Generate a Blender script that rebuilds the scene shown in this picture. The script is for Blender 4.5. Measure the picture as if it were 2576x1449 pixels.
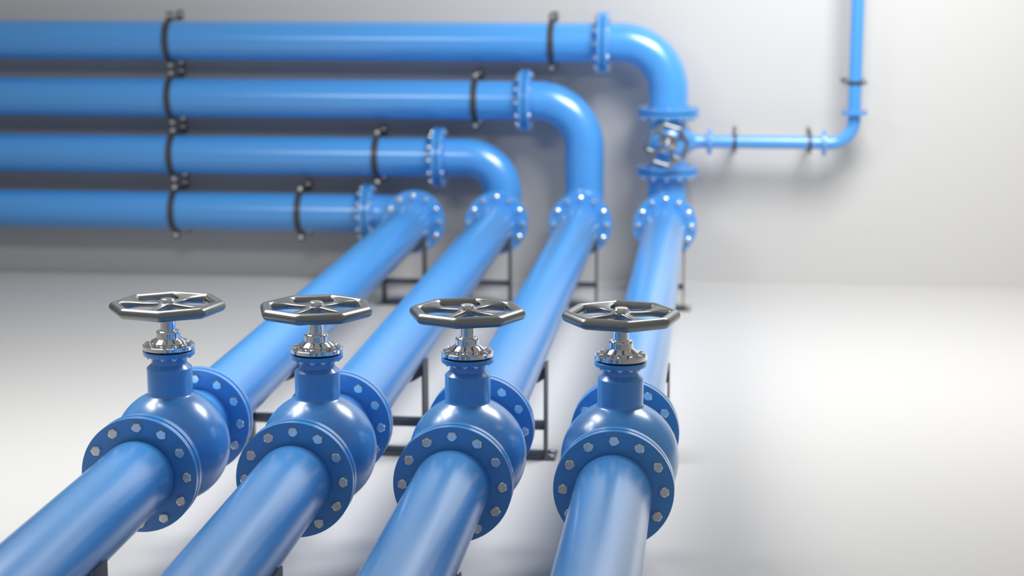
import bpy, bmesh, math, random
from mathutils import Matrix, Vector

S = bpy.context.scene
COL = S.collection
for o in list(bpy.data.objects):
    bpy.data.objects.remove(o, do_unlink=True)

# ------------------------------------------------------------------ camera
H = 0.43                      # height of the long pipes' axes above the floor
cam_d = bpy.data.cameras.new('camera')
cam = bpy.data.objects.new('camera', cam_d)
COL.objects.link(cam)
FPX = 4734.2525
PITCH, YAW, ROLL = 0.184256587, 0.109027396, 0.00038388
cy, sy, cp, sp = math.cos(YAW), math.sin(YAW), math.cos(PITCH), math.sin(PITCH)
fwd = Vector((-sy * cp, cy * cp, -sp))
rgt = Vector((cy, sy, 0))
dwn = fwd.cross(rgt)
cr, sr = math.cos(ROLL), math.sin(ROLL)
r2 = rgt * cr + dwn * sr
d2 = -rgt * sr + dwn * cr
CAM = Vector((1.7967562, -5.5671265, 1.6719134 + H))
mw = Matrix(((r2.x, -d2.x, -fwd.x, CAM.x), (r2.y, -d2.y, -fwd.y, CAM.y), (r2.z, -d2.z, -fwd.z, CAM.z), (0, 0, 0, 1)))
cam.matrix_world = mw
cam_d.sensor_width = 36.0
cam_d.sensor_fit = 'HORIZONTAL'
cam_d.lens = FPX / 2576 * 36.0
cam_d.clip_start, cam_d.clip_end = 0.05, 200
cam_d.dof.use_dof = True
cam_d.dof.focus_distance = 5.86
cam_d.dof.aperture_fstop = 1.75
cam_d.dof.aperture_blades = 0
S.camera = cam

# ------------------------------------------------------------------ light
world = bpy.data.worlds.new('studio')
S.world = world
world.use_nodes = True
wb = world.node_tree.nodes['Background']
wb.inputs[0].default_value = (1.0, 0.975, 0.94, 1)
wb.inputs[1].default_value = 0.27


def area(name, loc, target, sx, sy_, power, col=(1, 1, 1)):
    l = bpy.data.lights.new(name, 'AREA')
    l.shape = 'RECTANGLE'
    l.size, l.size_y = sx, sy_
    l.energy = power
    l.color = col
    o = bpy.data.objects.new(name, l)
    COL.objects.link(o)
    o.location = loc
    o.rotation_euler = (Vector(target) - Vector(loc)).to_track_quat('-Z', 'Y').to_euler()
    return o


area('softbox_over_valves', (-0.95, 1.25, 3.05), (-0.75, 0.75, 0), 1.9, 1.3, 122, (1.0, 0.985, 0.965))
area('softbox_near_wall', (2.85, 3.2, 3.9), (2.2, 4.8, 0.1), 2.0, 1.7, 245, (1.0, 0.985, 0.965))

vs = S.view_settings
vs.view_transform = 'Standard'
vs.look = 'None'
vs.gamma = 1.0
vs.use_curve_mapping = False
vs.exposure = 0.0


# ------------------------------------------------------------------ materials
def mat(name, col, rough, metal=0.0, spec=0.5, noise=0.0, nscale=30, coat=0.0, coat_r=0.1):
    m = bpy.data.materials.new(name)
    m.use_nodes = True
    nt = m.node_tree
    b = nt.nodes['Principled BSDF']
    b.inputs['Base Color'].default_value = (*col, 1)
    b.inputs['Roughness'].default_value = rough
    b.inputs['Metallic'].default_value = metal
    b.inputs['Specular IOR Level'].default_value = spec
    b.inputs['Coat Weight'].default_value = coat
    b.inputs['Coat Roughness'].default_value = coat_r
    tc = nt.nodes.new('ShaderNodeTexCoord')
    nz = nt.nodes.new('ShaderNodeTexNoise')
    nz.inputs['Scale'].default_value = nscale
    nz.inputs['Detail'].default_value = 3
    nt.links.new(tc.outputs['Object'], nz.inputs['Vector'])
    mr = nt.nodes.new('ShaderNodeMapRange')
    mr.inputs['To Min'].default_value = max(0.02, rough - noise)
    mr.inputs['To Max'].default_value = rough + noise
    nt.links.new(nz.outputs['Fac'], mr.inputs['Value'])
    nt.links.new(mr.outputs['Result'], b.inputs['Roughness'])
    return m


M_BLUE = mat('blue_paint', (0.066, 0.320, 0.770), 0.30, spec=0.5, noise=0.006, nscale=4, coat=0.95, coat_r=0.22)
M_BLUE.node_tree.nodes['Principled BSDF'].inputs['Coat IOR'].default_value = 1.55
M_WALL = mat('white_wall', (0.575, 0.575, 0.572), 0.75, spec=0.2, noise=0.03, nscale=3)
M_FLOOR = mat('white_floor', (0.53, 0.53, 0.527), 0.60, spec=0.25, noise=0.03, nscale=3)
M_BOLT = mat('zinc_steel', (0.93, 0.93, 0.92), 0.24, metal=1.0, noise=0.04, nscale=60)
M_CHROME = mat('polished_steel', (0.80, 0.80, 0.805), 0.06, metal=1.0, noise=0.01, nscale=40)
M_WHEEL = mat('dark_cast_steel', (0.29, 0.305, 0.31), 0.31, metal=1.0, noise=0.03, nscale=40)
M_BLACK = mat('black_steel', (0.050, 0.046, 0.043), 0.36, spec=0.5, noise=0.05, nscale=30)
M_SLATE = mat('dark_grey_steel', (0.060, 0.062, 0.066), 0.45, spec=0.5, noise=0.05, nscale=30)
M_RUBBER = mat('black_rubber', (0.006, 0.006, 0.007), 0.6, noise=0.03)
M_GASKET = mat('blue_gasket', (0.010, 0.035, 0.150), 0.5, noise=0.03)


# ------------------------------------------------------------------ mesh helpers
def finish(bm, name, material, angle=32):
    bmesh.ops.remove_doubles(bm, verts=bm.verts, dist=1e-6)
    bmesh.ops.recalc_face_normals(bm, faces=bm.faces)
    lim = math.radians(angle)
    for f in bm.faces:
        f.smooth = True
    for e in bm.edges:
        if len(e.link_faces) == 2:
            e.smooth = e.calc_face_angle(0) < lim
    me = bpy.data.meshes.new(name)
    bm.to_mesh(me)
    bm.free()
    me.materials.append(material)
    return me


def add_lathe(bm, prof, segs=64, mtx=None, closed=False):
    """revolve (r, h) points about local Z"""
    rings = []
    for r, h in prof:
        if r < 1e-7:
            rings.append([bm.verts.new((0, 0, h))])
        else:
            rings.append([bm.verts.new((r * math.cos(2 * math.pi * k / segs), r * math.sin(2 * math.pi * k / segs), h)) for k in range(segs)])
    pairs = list(zip(rings[:-1], rings[1:]))
    if closed:
        pairs.append((rings[-1], rings[0]))
    for a, b in pairs:
        if len(a) == 1 and len(b) == 1:
            continue
        for k in range(segs):
            k2 = (k + 1) % segs
            if len(a) == 1:
                bm.faces.new((a[0], b[k], b[k2]))
            elif len(b) == 1:
                bm.faces.new((a[k], b[0], a[k2]))
            else:
                bm.faces.new((a[k], b[k], b[k2], a[k2]))
    if mtx is not None:
        bmesh.ops.transform(bm, matrix=mtx, verts=[v for r in rings for v in r])
    return rings


def add_box(bm, c, s, bev=0.0):
    res = bmesh.ops.create_cube(bm, size=1.0)
    vs_ = res['verts']
    bmesh.ops.scale(bm, vec=s, verts=vs_)
    bmesh.ops.translate(bm, vec=c, verts=vs_)
    if bev > 0:
        es = list({e for v in vs_ for e in v.link_edges})
        bmesh.ops.bevel(bm, geom=es, offset=bev, segments=2, affect='EDGES', profile=0.5)


def add_prism(bm, outline, y0, y1):
    """outline in local XZ, extruded along Y"""
    a = [bm.verts.new((x, y0, z)) for x, z in outline]
    b = [bm.verts.new((x, y1, z)) for x, z in outline]
    bm.faces.new(a)
    bm.faces.new(b[::-1])
    n = len(a)
    for i in range(n):
        j = (i + 1) % n
        bm.faces.new((a[i], b[i], b[j], a[j]))


def frame(axis, up=None):
    """rotation whose local Z is axis and whose local X is as near to up as can be"""
    z = Vector(axis).normalized()
    u = Vector(up) if up is not None else (Vector((0, 0, 1)) if abs(z.z) < 0.9 else Vector((0, -1, 0)))
    x = (u - z * u.dot(z)).normalized()
    y = z.cross(x)
    return Matrix((x, y, z)).transposed().to_4x4()


def arc_path(points, radii, n=14):
    """polyline with rounded corners; radii for each inner corner"""
    P = [Vector(p) for p in points]
    out = [P[0]]
    for i in range(1, len(P) - 1):
        a = (P[i - 1] - P[i]).normalized()
        b = (P[i + 1] - P[i]).normalized()
        R = radii[i - 1]
        half = a.angle(b) / 2
        t = R / math.tan(half)
        cen = P[i] + (a + b).normalized() * (R / math.sin(half))
        s, e = P[i] + a * t, P[i] + b * t
        va, vb = s - cen, e - cen
        ang = va.angle(vb)
        for k in range(n + 1):
            q = k / n
            out.append(cen + (va * math.sin((1 - q) * ang) + vb * math.sin(q * ang)) / math.sin(ang))
    out.append(P[-1])
    res = [out[0]]
    for p in out[1:]:
        if (p - res[-1]).length > 1e-5:
            res.append(p)
    return res


def add_tube(bm, path, r, segs=56, cap=False):
    T = []
    for i in range(len(path)):
        a = path[i] - path[i - 1] if i > 0 else path[1] - path[0]
        b = path[i + 1] - path[i] if i < len(path) - 1 else path[-1] - path[-2]
        T.append((a.normalized() + b.normalized()).normalized())
    x = frame(T[0]).to_3x3().col[0].copy()
    rings = []
    for p, t in zip(path, T):
        x = (x - t * x.dot(t)).normalized()
        y = t.cross(x)
        rings.append([bm.verts.new(p + (x * math.cos(2 * math.pi * k / segs) + y * math.sin(2 * math.pi * k / segs)) * r) for k in range(segs)])
    for a, b in zip(rings[:-1], rings[1:]):
        for k in range(segs):
            k2 = (k + 1) % segs
            bm.faces.new((a[k], b[k], b[k2], a[k2]))
    if cap:
        bm.faces.new(rings[0])
        bm.faces.new(rings[-1])


# ------------------------------------------------------------------ object helpers
def empty(name, loc, label, cat, group=None):
    o = bpy.data.objects.new(name, None)
    o.empty_display_size = 0.1
    COL.objects.link(o)
    o.location = loc
    o['label'], o['category'] = label, cat
    if group:
        o['group'] = group
    return o


def part(name, me, parent, mtx=None, label=None):
    o = bpy.data.objects.new(name, me)
    COL.objects.link(o)
    o.parent = parent
    if mtx is not None:
        o.matrix_local = mtx
    if label:
        o['label'] = label
    return o


def T(x, y, z):
    return Matrix.Translation((x, y, z))


# ------------------------------------------------------------------ room
def slab(name, c, s, m, label):
    bm = bmesh.new()
    add_box(bm, (0, 0, 0), s)
    o = bpy.data.objects.new(name, finish(bm, name, m))
    COL.objects.link(o)
    o.location = c
    o['kind'] = 'structure'
    o['label'] = label
    return o


WALL_Y = 5.98
slab('floor', (1.0, -1.9, -0.05), (18, 16, 0.10), M_FLOOR, 'plain white studio floor under the pipes')
slab('wall_back', (1.0, WALL_Y + 0.06, 2.4), (18, 0.12, 5.0), M_WALL, 'plain white wall carrying the four stacked blue pipes')

# ------------------------------------------------------------------ shared hardware
R_PIPE, R_FL, R_BC = 0.119, 0.1865, 0.156


def hex_mesh(name, rc, h, stud=0.0, stud_r=0.0, material=M_BOLT):
    bm = bmesh.new()
    rf = rc * math.cos(math.pi / 6)
    ring = [(rf if k % 2 == 0 else rc, math.radians(30 * k), k % 2) for k in range(12)]
    v0 = [bm.verts.new((r * math.cos(a), r * math.sin(a), -0.002 if h > 0.006 else -0.0005)) for r, a, c in ring]
    v1 = [bm.verts.new((r * math.cos(a), r * math.sin(a), h * (0.70 if c else 0.93))) for r, a, c in ring]
    v2 = [bm.verts.new((rf * 0.88 * math.cos(a), rf * 0.88 * math.sin(a), h)) for r, a, c in ring]
    for k in range(12):
        j = (k + 1) % 12
        bm.faces.new((v0[k], v0[j], v1[j], v1[k]))
        bm.faces.new((v1[k], v1[j], v2[j], v2[k]))
    bm.faces.new(v2)
    bm.faces.new(v0[::-1])
    if stud > 0:
        add_lathe(bm, [(stud_r, h - 0.001), (stud_r, h + stud - 0.001), (stud_r * 0.8, h + stud), (0, h + stud)], 12)
    return finish(bm, name, material, 12)


ME_BOLT = hex_mesh('bolt', 0.0168, 0.0095)
ME_NUT = hex_mesh('nut', 0.0168, 0.012, 0.010, 0.0095)
ME_SBOLT = hex_mesh('small_bolt', 0.0088, 0.0066, material=M_CHROME)
ME_SNUT = hex_mesh('small_nut', 0.0095, 0.0050, 0.0045, 0.0050, M_CHROME)
ME_TBOLT = hex_mesh('tiny_bolt', 0.0095, 0.0060)
ME_FBOLT = hex_mesh('foot_bolt', 0.0155, 0.010)
ME_CBOLT = hex_mesh('clamp_bolt', 0.0150, 0.010)


def flange_mesh(name, R, ri, t, bev=0.0010):
    bm = bmesh.new()
    add_lathe(bm, [(ri, 0), (R - bev, 0), (R, -bev), (R, -t + bev), (R - bev, -t), (ri, -t)], 96, closed=True)
    return finish(bm, name, M_BLUE, 30)


def gasket_mesh(name, R, ri, t):
    bm = bmesh.new()
    add_lathe(bm, [(ri, 0), (R, 0), (R, -t), (ri, -t)], 72, closed=True)
    return finish(bm, name, M_GASKET, 30)


T_FL, T_GAP = 0.027, 0.009
ME_FLANGE = flange_mesh('flange', R_FL, 0.104, T_FL)
ME_FLANGE_THIN = flange_mesh('flange', R_FL, 0.104, 0.022)
ME_GASKET = gasket_mesh('gasket', 0.158, 0.110, T_GAP)
ME_FLANGE_S = flange_mesh('flange', 0.078, 0.034, 0.010, 0.0012)


def flange(parent, loc, axis, mesh=ME_FLANGE, fast=ME_BOLT, rb=R_BC, n=12, gasket=None, up=None, name='flange', fname='bolt', ph=0.0, thick=T_FL):
    """flange whose outer face is at loc (relative to the parent) and looks along axis"""
    f = part(name, mesh, parent, T(*loc) @ frame(axis, up))
    for k in range(n):
        a = 2 * math.pi * k / n + ph
        part(fname, fast, f, Matrix.Rotation(a, 4, 'Z') @ T(rb, 0, 0))
    if gasket:
        part('gasket', gasket, f, T(0, 0, -thick))
    return f


# ------------------------------------------------------------------ hand wheel
RW, RT = 0.1738, 0.0186


def make_wheel_meshes():
    # rim: a tube bent into an octagon with tight rounded corners
    bm = bmesh.new()
    segs = 24
    rings = []
    RHO = 0.010
    for k in range(8):
        a = math.pi / 4 * k
        cen = Vector((math.cos(a), math.sin(a), 0)) * (RW - RHO / math.cos(math.pi / 8))
        for q in (-1.0, -0.6, -0.2, 0.2, 0.6, 1.0):
            b = a + q * math.pi / 8
            nrm = Vector((math.cos(b), math.sin(b), 0))
            p = cen + nrm * RHO
            rings.append([bm.verts.new(p + nrm * (math.cos(2 * math.pi * s / segs) * RT) + Vector((0, 0, 1)) * (math.sin(2 * math.pi * s / segs) * RT)) for s in range(segs)])
    n = len(rings)
    for i in range(n):
        a, b = rings[i], rings[(i + 1) % n]
        for s in range(segs):
            s2 = (s + 1) % segs
            bm.faces.new((a[s], b[s], b[s2], a[s2]))
    rim = finish(bm, 'handwheel_rim', M_WHEEL, 50)
    # spoke along +X: narrow arm that flares into one whole side of the rim
    bm = bmesh.new()
    st = [(0.008, 0.0180, 0.0100, 0.0045), (0.022, 0.0170, 0.0098, 0.0045), (0.032, 0.0140, 0.0092, 0.0040), (0.046, 0.0122, 0.0086, 0.0025), (0.070, 0.0120, 0.0084, 0.001),
          (0.090, 0.0132, 0.0088, 0.0), (0.104, 0.0165, 0.0096, 0.0), (0.115, 0.0222, 0.0106, 0.0), (0.124, 0.0300, 0.0118, 0.0), (0.132, 0.0395, 0.0130, 0.0),
          (0.139, 0.0490, 0.0142, 0.0), (0.145, 0.0565, 0.0152, 0.0), (0.151, 0.0620, 0.0161, 0.0), (0.160, 0.0650, 0.0168, 0.0)]
    rings = []
    for x, w, h, zc in st:
        ring = []
        for s in range(24):
            a = 2 * math.pi * s / 24
            ca, sa = math.cos(a), math.sin(a)
            e = 0.5
            ring.append(bm.verts.new((x, math.copysign(abs(ca) ** e, ca) * w, math.copysign(abs(sa) ** e, sa) * h + zc)))
        rings.append(ring)
    for a, b in zip(rings[:-1], rings[1:]):
        for s in range(24):
            s2 = (s + 1) % 24
            bm.faces.new((a[s], b[s], b[s2], a[s2]))
    bm.faces.new(rings[0])
    bm.faces.new(rings[-1])
    spoke = finish(bm, 'spoke', M_WHEEL, 60)
    bm = bmesh.new()
    add_lathe(bm, [(0.0, -0.022), (0.0245, -0.022), (0.0255, -0.020), (0.0265, -0.010), (0.0300, -0.004), (0.0330, 0.003), (0.0335, 0.008), (0.0310, 0.0120), (0.0290, 0.0135), (0.0270, 0.0140), (0.0, 0.0140)], 48)
    hub = finish(bm, 'hub', M_WHEEL, 40)
    bm = bmesh.new()
    add_lathe(bm, [(0.0, 0.0140), (0.0275, 0.0140), (0.0278, 0.0145), (0.0275, 0.0150), (0.0250, 0.0155), (0.0254, 0.0190), (0.0250, 0.0205), (0.0212, 0.0262), (0.0200, 0.0270), (0.0, 0.0270)], 48)
    cap = finish(bm, 'hub_cap', M_CHROME, 14)
    return rim, spoke, hub, cap


ME_RIM, ME_SPOKE, ME_HUB, ME_CAP = make_wheel_meshes()


def handwheel(parent, mtx, ang):
    w = part('handwheel', ME_RIM, parent, mtx @ Matrix.Rotation(math.radians(ang), 4, 'Z'))
    for k in range(4):
        part('spoke', ME_SPOKE, w, Matrix.Rotation(math.radians(22.5 + 90 * k), 4, 'Z'))
    part('hub', ME_HUB, w)
    part('hub_cap', ME_CAP, w, None, 'polished cap on the wheel hub')
    return w


# ------------------------------------------------------------------ gate valve
Y_V = 0.377
R_BALL = 0.193


def fillet_profile(r_neck, R_ball, z_top, rf, n=8):
    """(r, h) from neck top down to the ball with a concave fillet, then on round the ball to its south pole"""
    # fillet circle centre at (r_neck + rf, zc) tangent outside to the ball
    xc = r_neck + rf
    zc = math.sqrt((R_ball + rf) ** 2 - xc ** 2)
    pts = [(r_neck, z_top)]
    a_end = math.atan2(-zc, -xc)     # towards the ball centre
    a0 = math.pi
    a1 = a_end % (2 * math.pi)
    for k in range(n + 1):
        a = a0 + (a1 - a0) * k / n
        pts.append((xc + rf * math.cos(a), zc + rf * math.sin(a)))
    el = math.atan2(pts[-1][1], pts[-1][0])
    return pts, el


def make_valve_body():
    bm = bmesh.new()
    pts, el = fillet_profile(0.0745, R_BALL, 0.2655, 0.012)
    top = [(0.0, 0.3120), (0.0575, 0.3120), (0.0580, 0.2850), (0.0588, 0.2825), (0.0605, 0.2805), (0.0728, 0.2690), (0.0742, 0.2672)]
    ball = [(R_BALL * math.cos(el + (-math.pi / 2 - el) * k / 40), R_BALL * math.sin(el + (-math.pi / 2 - el) * k / 40)) for k in range(1, 40)]
    add_lathe(bm, top + pts + ball + [(0.0, -R_BALL)], 96)
    for s in (1, -1):
        p2, e2 = fillet_profile(0.1205, R_BALL, 0.310, 0.030)
        p2 = [(r, h) for r, h in p2]
        add_lathe(bm, p2, 80, frame((0, s, 0)))
    return finish(bm, 'valve_body', M_BLUE, 40)


ME_VBODY = make_valve_body()


def lathe_mesh(name, prof, material, segs=72, ang=30, closed=False):
    bm = bmesh.new()
    add_lathe(bm, prof, segs, closed=closed)
    return finish(bm, name, material, ang)


ME_VCOLLAR = lathe_mesh('bonnet_flange', [(0.050, 0.3105), (0.0835, 0.3105), (0.0850, 0.3115), (0.0857, 0.3130), (0.0857, 0.3248), (0.0850, 0.3258), (0.0840, 0.3262), (0.050, 0.3262)], M_BLUE, closed=True)
ME_VGASK = lathe_mesh('gasket', [(0.045, 0.3262), (0.0770, 0.3262), (0.0770, 0.3322), (0.045, 0.3322)], M_RUBBER, closed=True)
ME_BONNET = lathe_mesh('bonnet', [(0.0, 0.3322), (0.0840, 0.3322), (0.0850, 0.3326), (0.0857, 0.3337), (0.0857, 0.3446), (0.0853, 0.3452), (0.0845, 0.3457), (0.0586, 0.3457), (0.0583, 0.3462),
                                  (0.0583, 0.3545), (0.0578, 0.3556), (0.0565, 0.3566), (0.0445, 0.3660), (0.0418, 0.3672), (0.0398, 0.3680), (0.0394, 0.3690), (0.0394, 0.3868), (0.0388, 0.3890), (0.0372, 0.3915),
                                  (0.0355, 0.3928), (0.0280, 0.3932), (0.0265, 0.3926), (0.0262, 0.3915), (0.0, 0.3915)], M_CHROME, 96, 14)
ME_STEM = lathe_mesh('stem', [(0.0, 0.3800), (0.0250, 0.3800), (0.0250, 0.4520), (0.0, 0.4520)], M_CHROME, 48)


def valve(x, ang, label):
    v = empty('gate_valve', (x, Y_V, H), label, 'valve', 'gate valves in a row across the pipes')
    part('valve_body', ME_VBODY, v)
    flange(v, (0, 0.072 - Y_V, 0), (0, 1, 0), fast=ME_NUT, fname='nut', gasket=ME_GASKET)
    flange(v, (0, 0.681 - Y_V, 0), (0, -1, 0), gasket=ME_GASKET)
    c = part('bonnet_flange', ME_VCOLLAR, v)
    part('gasket', ME_VGASK, v)
    b = part('bonnet', ME_BONNET, v, None, 'polished steel bonnet')
    for k in range(12):
        r = Matrix.Rotation(math.radians(30 * k), 4, 'Z')
        part('bolt', ME_SBOLT, b, r @ T(0.0715, 0, 0.3457))
        part('nut', ME_SNUT, c, r @ T(0.0700, 0, 0.3105) @ Matrix.Rotation(math.pi, 4, 'X'))
    part('stem', ME_STEM, v)
    handwheel(v, T(0, 0, 0.4731), ang)
    return v


LINE = ['lowest', 'second lowest', 'third lowest', 'topmost']
for i, ang in enumerate((53.9, 38.5, 42.1, 8.8)):
    valve(0.5 * i, ang, 'blue gate valve with grey handwheel on the pipe to the %s wall pipe' % LINE[i])


# ------------------------------------------------------------------ straight pipes
def tube_mesh(name, L, r=R_PIPE, both=False, segs=80):
    """along local +Z from 0 (rounded weld end) to L"""
    end = [(0.104, 0.000), (0.1090, 0.0025), (0.1135, 0.0075), (0.1165, 0.014), (0.1182, 0.021), (r, 0.030)]
    k = r / R_PIPE
    end = [(a * k, b) for a, b in end]
    n = 24
    pr = end + [(r, 0.03 + (L - 0.06) * q / n) for q in range(1, n)]
    pr += [(a, L - b) for a, b in end[::-1]] if both else [(r, L)]
    return lathe_mesh(name, pr, M_BLUE, segs, 40)


ME_FRONT = tube_mesh('pipe_tube', 7.0)
Y_A, Y_B = 0.745, 5.417
ME_RUN = tube_mesh('pipe_tube', Y_B - Y_A, both=True)
for i in range(4):
    x = 0.5 * i
    p = empty('inlet_pipe', (x, 0.009, H), 'blue inlet pipe in the foreground of the line to the %s wall pipe' % LINE[i], 'pipe', 'inlet pipes before the valves')
    part('pipe_tube', ME_FRONT, p, frame((0, -1, 0)))
    flange(p, (0, 0, 0), (0, -1, 0))
    p = empty('long_pipe', (x, Y_A, H), 'long blue pipe between its gate valve and the bend to the %s wall pipe' % LINE[i], 'pipe', 'long pipes from the valves to the wall')
    part('pipe_tube', ME_RUN, p, frame((0, 1, 0)))
    flange(p, (0, 0, 0), (0, 1, 0), fast=ME_NUT, fname='nut')
    flange(p, (0, Y_B - Y_A, 0), (0, -1, 0), gasket=ME_GASKET, up=(0, 0, 1))

# ------------------------------------------------------------------ wall pipes and bends
Y_W = 5.74                       # axis of everything mounted on the wall
Y_E = Y_B + T_FL + T_GAP         # mating face of the bends
ROW_Z = [0.0, 0.352, 0.703, 1.053]
ROW_FX = [-0.325, 0.118, 0.645, 1.110]


def path_mesh(name, pts, rad, r=R_PIPE, segs=64):
    bm = bmesh.new()
    add_tube(bm, arc_path(pts, rad), r, segs)
    return finish(bm, name, M_BLUE, 40)


for i in range(4):
    z, fx, cx = ROW_Z[i], ROW_FX[i], 0.5 * i
    L = fx - T_GAP / 2 + 6.2
    w = empty('wall_pipe', (fx - T_GAP / 2, Y_W, H + z), '%s of the four blue pipes clamped one above another along the wall' % LINE[i], 'pipe', 'stacked pipes along the wall')
    bm = bmesh.new()
    add_lathe(bm, [(R_PIPE, 0.0)] + [(R_PIPE, L * q / 16) for q in range(1, 17)], 80, frame((-1, 0, 0)))
    part('pipe_tube', finish(bm, 'pipe_tube', M_BLUE), w)
    flange(w, (-T_FL, 0, 0), (-1, 0, 0), fast=ME_NUT, fname='nut')
    ex = fx + T_GAP / 2           # mating face of the bend's flange on the wall row
    if i == 0:
        e = empty('elbow_pipe', (cx, Y_E, H), 'blue elbow lying level between long pipe and lowest wall pipe', 'pipe elbow', 'pipe bends at the wall')
        part('elbow_tube', path_mesh('elbow_tube', [(0, 0, 0), (0, Y_W - Y_E, 0), (ex - cx, Y_W - Y_E, 0)], [0.245]), e)
    elif i < 3:
        e = empty('riser_pipe', (cx, Y_E, H), 'blue riser bent up from the floor-level pipe to the %s wall pipe' % LINE[i], 'pipe elbow', 'pipe bends at the wall')
        rr = [0.132, 0.215] if i == 1 else [0.20, 0.285]
        part('riser_tube', path_mesh('riser_tube', [(0, 0, 0), (0, Y_W - Y_E, 0), (0, Y_W - Y_E, z), (ex - cx, Y_W - Y_E, z)], rr), e)
    else:
        zl = 0.292 - 0.0045       # underside joint of the wall valve
        e = empty('riser_pipe', (cx, Y_E, H), 'short blue riser bent up under the wall valve', 'pipe elbow', 'pipe bends at the wall')
        part('riser_tube', path_mesh('riser_tube', [(0, 0, 0), (0, Y_W - Y_E, 0), (0, Y_W - Y_E, zl)], [0.19]), e)
        flange(e, (0, Y_W - Y_E, zl - 0.022), (0, 0, -1), mesh=ME_FLANGE_THIN, fast=ME_NUT, fname='nut')
    flange(e, (0, T_FL, 0), (0, 1, 0), fast=ME_NUT, fname='nut')
    if i < 3:
        flange(e, (ex + T_FL - cx, Y_W - Y_E, z), (1, 0, 0), gasket=ME_GASKET)
    else:
        zu = 0.644 + 0.0045
        e = empty('elbow_pipe', (cx, Y_W, H + zu), 'blue elbow bending from above the wall valve to the topmost wall pipe', 'pipe elbow', 'pipe bends at the wall')
        part('elbow_tube', path_mesh('elbow_tube', [(0, 0, 0), (0, 0, z - zu), (ex - cx, 0, z - zu)], [0.285]), e)
        flange(e, (0, 0, 0.022), (0, 0, 1), mesh=ME_FLANGE_THIN, thick=0.022, gasket=ME_GASKET)
        flange(e, (ex + T_FL - cx, 0, z - zu), (1, 0, 0), gasket=ME_GASKET)

# ------------------------------------------------------------------ wall valve with side outlet
ZV = 0.468
v = empty('wall_valve', (1.5, Y_W, H + ZV), 'round blue valve on the riser with a small octagonal handwheel and side outlet', 'valve')
bm = bmesh.new()
RB2 = 0.142
p2, e2 = fillet_profile(0.112, RB2, 0.150, 0.014)
add_lathe(bm, [(0.142 * math.sin(math.pi * k / 40), 0.142 * math.cos(math.pi * k / 40)) for k in range(41)], 80)
for s in (1, -1):
    add_lathe(bm, p2, 72, frame((0, 0, s)))
add_lathe(bm, [(0.113, 0.082), (0.104, 0.096), (0.092, 0.109), (0.078, 0.122), (0.064, 0.135), (0.053, 0.148), (0.046, 0.161), (0.0415, 0.178), (0.039, 0.198), (0.039, 0.243)], 56, frame((1, 0, 0)))
part('valve_body', finish(bm, 'valve_body', M_BLUE, 40), v)
flange(v, (0, 0, 0.644 - 0.0045 - 0.022 - ZV), (0, 0, -1), mesh=ME_FLANGE_THIN, fast=ME_NUT, fname='nut')
flange(v, (0, 0, 0.292 + 0.0045 + 0.022 - ZV), (0, 0, 1), mesh=ME_FLANGE_THIN, thick=0.022, gasket=lathe_mesh('gasket', [(0.11, 0), (0.158, 0), (0.158, -0.009), (0.11, -0.009)], M_GASKET, closed=True))
flange(v, (0.240, 0, 0), (-1, 0, 0), mesh=ME_FLANGE_S, fast=ME_TBOLT, rb=0.060, n=6, ph=math.pi / 6)
part('bonnet', lathe_mesh('bonnet', [(0.062, 0.120), (0.062, 0.150), (0.060, 0.152), (0.040, 0.153), (0.030, 0.163), (0.028, 0.175), (0.0, 0.175)], M_CHROME, 48), v, frame((0, -1, 0)), 'polished steel bonnet')
part('stem', lathe_mesh('stem', [(0.017, 0.170), (0.017, 0.235)], M_CHROME, 32), v, frame((0, -1, 0)))
handwheel(v, T(0, -0.245, 0) @ frame((0, -1, 0), (1, 0, 0)) @ Matrix.Scale(0.705, 4), 7.0)

# thin branch pipe
s = empty('branch_pipe', (1.5 + 0.250, Y_W, H + ZV), 'thin blue branch pipe running level out of the wall valve', 'pipe')
R_S = 0.039
X2, X3 = 2.428, 2.600
Z4 = 0.650
bm = bmesh.new()
add_tube(bm, arc_path([(0, 0, 0), (X2 - 1.75, 0, 0)], []), R_S, 40)
part('pipe_tube', finish(bm, 'pipe_tube', M_BLUE), s)
flange(s, (0.010, 0, 0), (1, 0, 0), mesh=ME_FLANGE_S, fast=ME_TBOLT, rb=0.060, n=6, ph=math.pi / 6)
flange(s, (X2 - 1.75 - 0.010, 0, 0), (-1, 0, 0), mesh=ME_FLANGE_S, fast=ME_TBOLT, rb=0.060, n=6, ph=math.pi / 6)
e = empty('branch_elbow', (X2, Y_W, H + ZV), 'thin blue elbow turning the branch pipe upwards', 'pipe elbow')
part('elbow_tube', path_mesh('elbow_tube', [(0, 0, 0), (X3 - X2, 0, 0), (X3 - X2, 0, Z4 - ZV)], [0.135], R_S, 40), e)
flange(e, (0.010, 0, 0), (1, 0, 0), mesh=ME_FLANGE_S, fast=ME_TBOLT, rb=0.060, n=6, ph=math.pi / 6)
flange(e, (X3 - X2, 0, Z4 - ZV - 0.010), (0, 0, -1), mesh=ME_FLANGE_S, fast=ME_TBOLT, rb=0.060, n=6, ph=math.pi / 6)
s = empty('branch_riser', (X3, Y_W, H + Z4), 'thin blue vertical pipe climbing the wall on its own', 'pipe')
bm = bmesh.new()
add_lathe(bm, [(R_S, 0)] + [(R_S, 2.6 * q / 8) for q in range(1, 9)], 40)
part('pipe_tube', finish(bm, 'pipe_tube', M_BLUE), s)
flange(s, (0, 0, 0.010), (0, 0, 1), mesh=ME_FLANGE_S, fast=ME_TBOLT, rb=0.060, n=6, ph=math.pi / 6)


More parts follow.
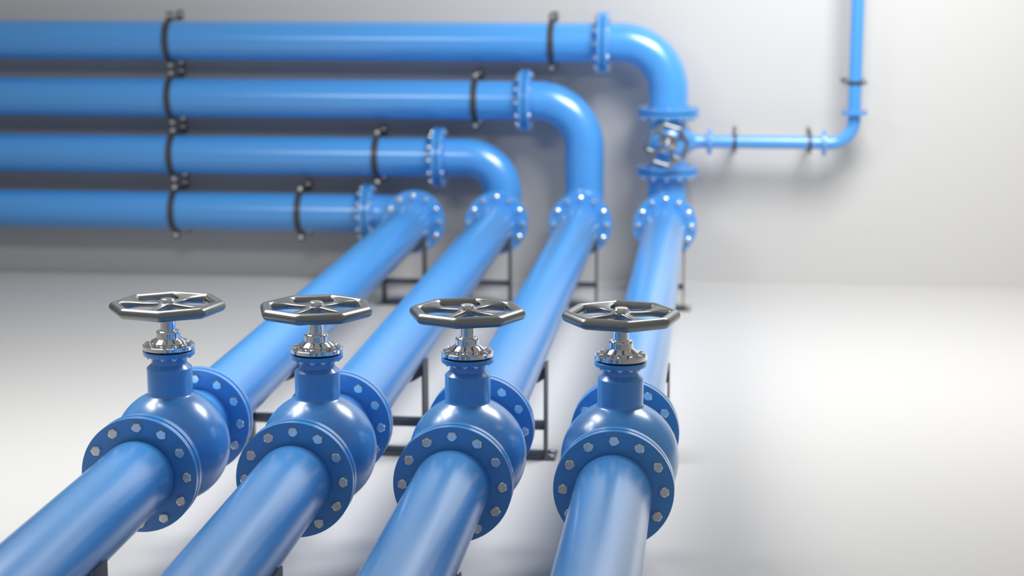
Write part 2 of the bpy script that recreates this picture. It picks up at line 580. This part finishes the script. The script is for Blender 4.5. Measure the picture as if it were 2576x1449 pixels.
# ------------------------------------------------------------------ wall clamps
def clamp_meshes(r, w, t, d, ear):
    """local X along the pipe, local Y to the wall (wall at +d), local Z across; t thickness, ear length of the lugs"""
    R0, R1 = r + 0.0004, r + 0.0004 + t
    n = 28
    def sheet(line, name):
        # line: closed outline in (y, z), swept over the width
        bm = bmesh.new()
        A = [bm.verts.new((-w / 2, y, z)) for y, z in line]
        B = [bm.verts.new((w / 2, y, z)) for y, z in line]
        m = len(A)
        for k in range(m):
            j = (k + 1) % m
            bm.faces.new((A[k], A[j], B[j], B[k]))
        bm.faces.new(A)
        bm.faces.new(B[::-1])
        return finish(bm, name, M_BLACK, 35)
    ang = [math.pi * k / n - math.pi / 2 for k in range(n + 1)]
    inner = [(-R0 * math.cos(a), R0 * math.sin(a)) for a in ang]
    outer = [(-R1 * math.cos(a), R1 * math.sin(a)) for a in ang]
    g = 0.001
    top = R0 + ear
    inner[0], inner[-1] = (-g, -R0), (-g, R0)
    o2 = [p for p in outer if p[0] < -t - g]
    strap = sheet(inner + [(-g, top), (-t - g, top)] + o2[::-1] + [(-t - g, -top), (-g, -top)], 'strap')
    legs = []
    for s in (1, -1):
        legs.append(sheet([(g, s * R0), (g, s * top), (g + t, s * top), (g + t, s * R1), (d - t, s * R1), (d - t, s * top), (d, s * top), (d, s * R0)], 'wall_bracket'))
    return strap, legs


def clamp(name, me, loc, vertical, r, t, ear, bolt, label, group):
    c = empty(name, loc, label, 'pipe clamp', group)
    rot = Matrix.Rotation(math.pi / 2, 4, 'Y') if vertical else Matrix.Identity(4)
    d = WALL_Y - Y_W - 0.001
    st = part('strap', me[0], c, rot)
    zb = r + t + (ear - t) / 2
    for k, sgn in enumerate((1, -1)):
        f = part('wall_bracket', me[1][k], c, rot)
        part('bolt', bolt, st, T(0, -t - 0.001, sgn * zb) @ frame((0, -1, 0)), 'shiny steel bolt')
        part('bolt', bolt, f, T(0, d - t, sgn * zb) @ frame((0, -1, 0)), 'shiny steel bolt')
    return c


CL = clamp_meshes(R_PIPE, 0.036, 0.0075, WALL_Y - Y_W - 0.001, 0.054)
CS = clamp_meshes(R_S, 0.020, 0.0045, WALL_Y - Y_W - 0.001, 0.030)
CX_R = [-0.752, -0.268, 0.338, 0.800]
for i in range(4):
    clamp('pipe_clamp', CL, (-1.545, Y_W, H + ROW_Z[i]), False, R_PIPE, 0.0075, 0.054, ME_CBOLT,
          'black strap clamp on the %s wall pipe, in the vertical column of four clamps' % LINE[i], 'clamps stacked in a column on the wall')
    clamp('pipe_clamp', CL, (CX_R[i], Y_W, H + ROW_Z[i]), False, R_PIPE, 0.0075, 0.054, ME_CBOLT,
          'black strap clamp beside the flanged joint of the %s wall pipe' % LINE[i], 'clamps beside the flanged joints')
clamp('small_clamp', CS, (1.901, Y_W, H + ZV), False, R_S, 0.0045, 0.030, ME_TBOLT, 'small black clamp on the thin level pipe next to the wall valve', 'small clamps on the branch pipe')
clamp('small_clamp', CS, (2.345, Y_W, H + ZV), False, R_S, 0.0045, 0.030, ME_TBOLT, 'small black clamp on the thin level pipe next to its bend', 'small clamps on the branch pipe')
clamp('small_clamp', CS, (X3, Y_W, H + 0.826), True, R_S, 0.0045, 0.030, ME_TBOLT, 'small black clamp on the thin vertical pipe', 'small clamps on the branch pipe')


# ------------------------------------------------------------------ floor supports
SD, SXO, ST = 0.14, 0.1225, 0.0065
POST_TOP = H - 0.043


def support_meshes():
    bm = bmesh.new()
    add_box(bm, (0, SD / 2, 0.004), (0.325, SD, 0.008), 0.0015)
    base = finish(bm, 'base_plate', M_SLATE, 35)
    bm = bmesh.new()
    add_box(bm, (0, SD / 2, (POST_TOP + 0.008) / 2), (ST, SD, POST_TOP - 0.008), 0.0012)
    post = finish(bm, 'post', M_SLATE, 35)
    bm = bmesh.new()
    add_box(bm, (0, SD / 2, 0), (2 * (SXO - ST), SD, ST), 0.0012)
    bar = finish(bm, 'crossbar', M_SLATE, 35)
    bm = bmesh.new()
    xi = SXO - ST - 0.0002
    R0 = R_PIPE + 0.0004
    a0 = math.acos(xi / R0) if xi < R0 else 0.0
    a0 = max(a0, math.asin(0.046 / R0))
    n = 24
    inner = [(R0 * math.cos(-a0 - (math.pi - 2 * a0) * k / n), H + R0 * math.sin(-a0 - (math.pi - 2 * a0) * k / n)) for k in range(n + 1)]
    zb = H - 0.088
    zc = H - R_PIPE - 0.012
    outer = []
    for k in range(n + 1):
        q = -1 + 2 * k / n
        outer.append((q * xi, zc + (zb - zc) * abs(q) ** 2.0))
    outline = [(xi, H - 0.046)] + inner + [(-xi, H - 0.046)] + outer
    add_prism(bm, outline, 0, SD)
    saddle = finish(bm, 'saddle', M_SLATE, 35)
    return base, post, bar, saddle


SUP = support_meshes()


def support(x, y, label, group):
    c = empty('pipe_support', (x, y, 0), label, 'pipe support', group)
    b = part('base_plate', SUP[0], c)
    for sx in (-1, 1):
        part('post', SUP[1], c, T(sx * (SXO - ST / 2), 0, 0.004))
        for yy in (0.034, SD - 0.034):
            part('bolt', ME_FBOLT, b, T(sx * 0.143, yy, 0.008), 'shiny steel bolt')
    part('crossbar', SUP[2], c, T(0, 0, 0.132))
    part('saddle', SUP[3], c)
    return c


for i in range(4):
    support(0.5 * i, -0.82, 'dark grey support under the inlet pipe that leads to the %s wall pipe' % LINE[i], 'supports under the inlet pipes')
    support(0.5 * i, 1.83, 'dark grey support behind the gate valve that feeds the %s wall pipe' % LINE[i], 'supports behind the gate valves')
    support(0.5 * i, 5.02, 'dark grey support near the wall under the line to the %s wall pipe' % LINE[i], 'supports near the wall')
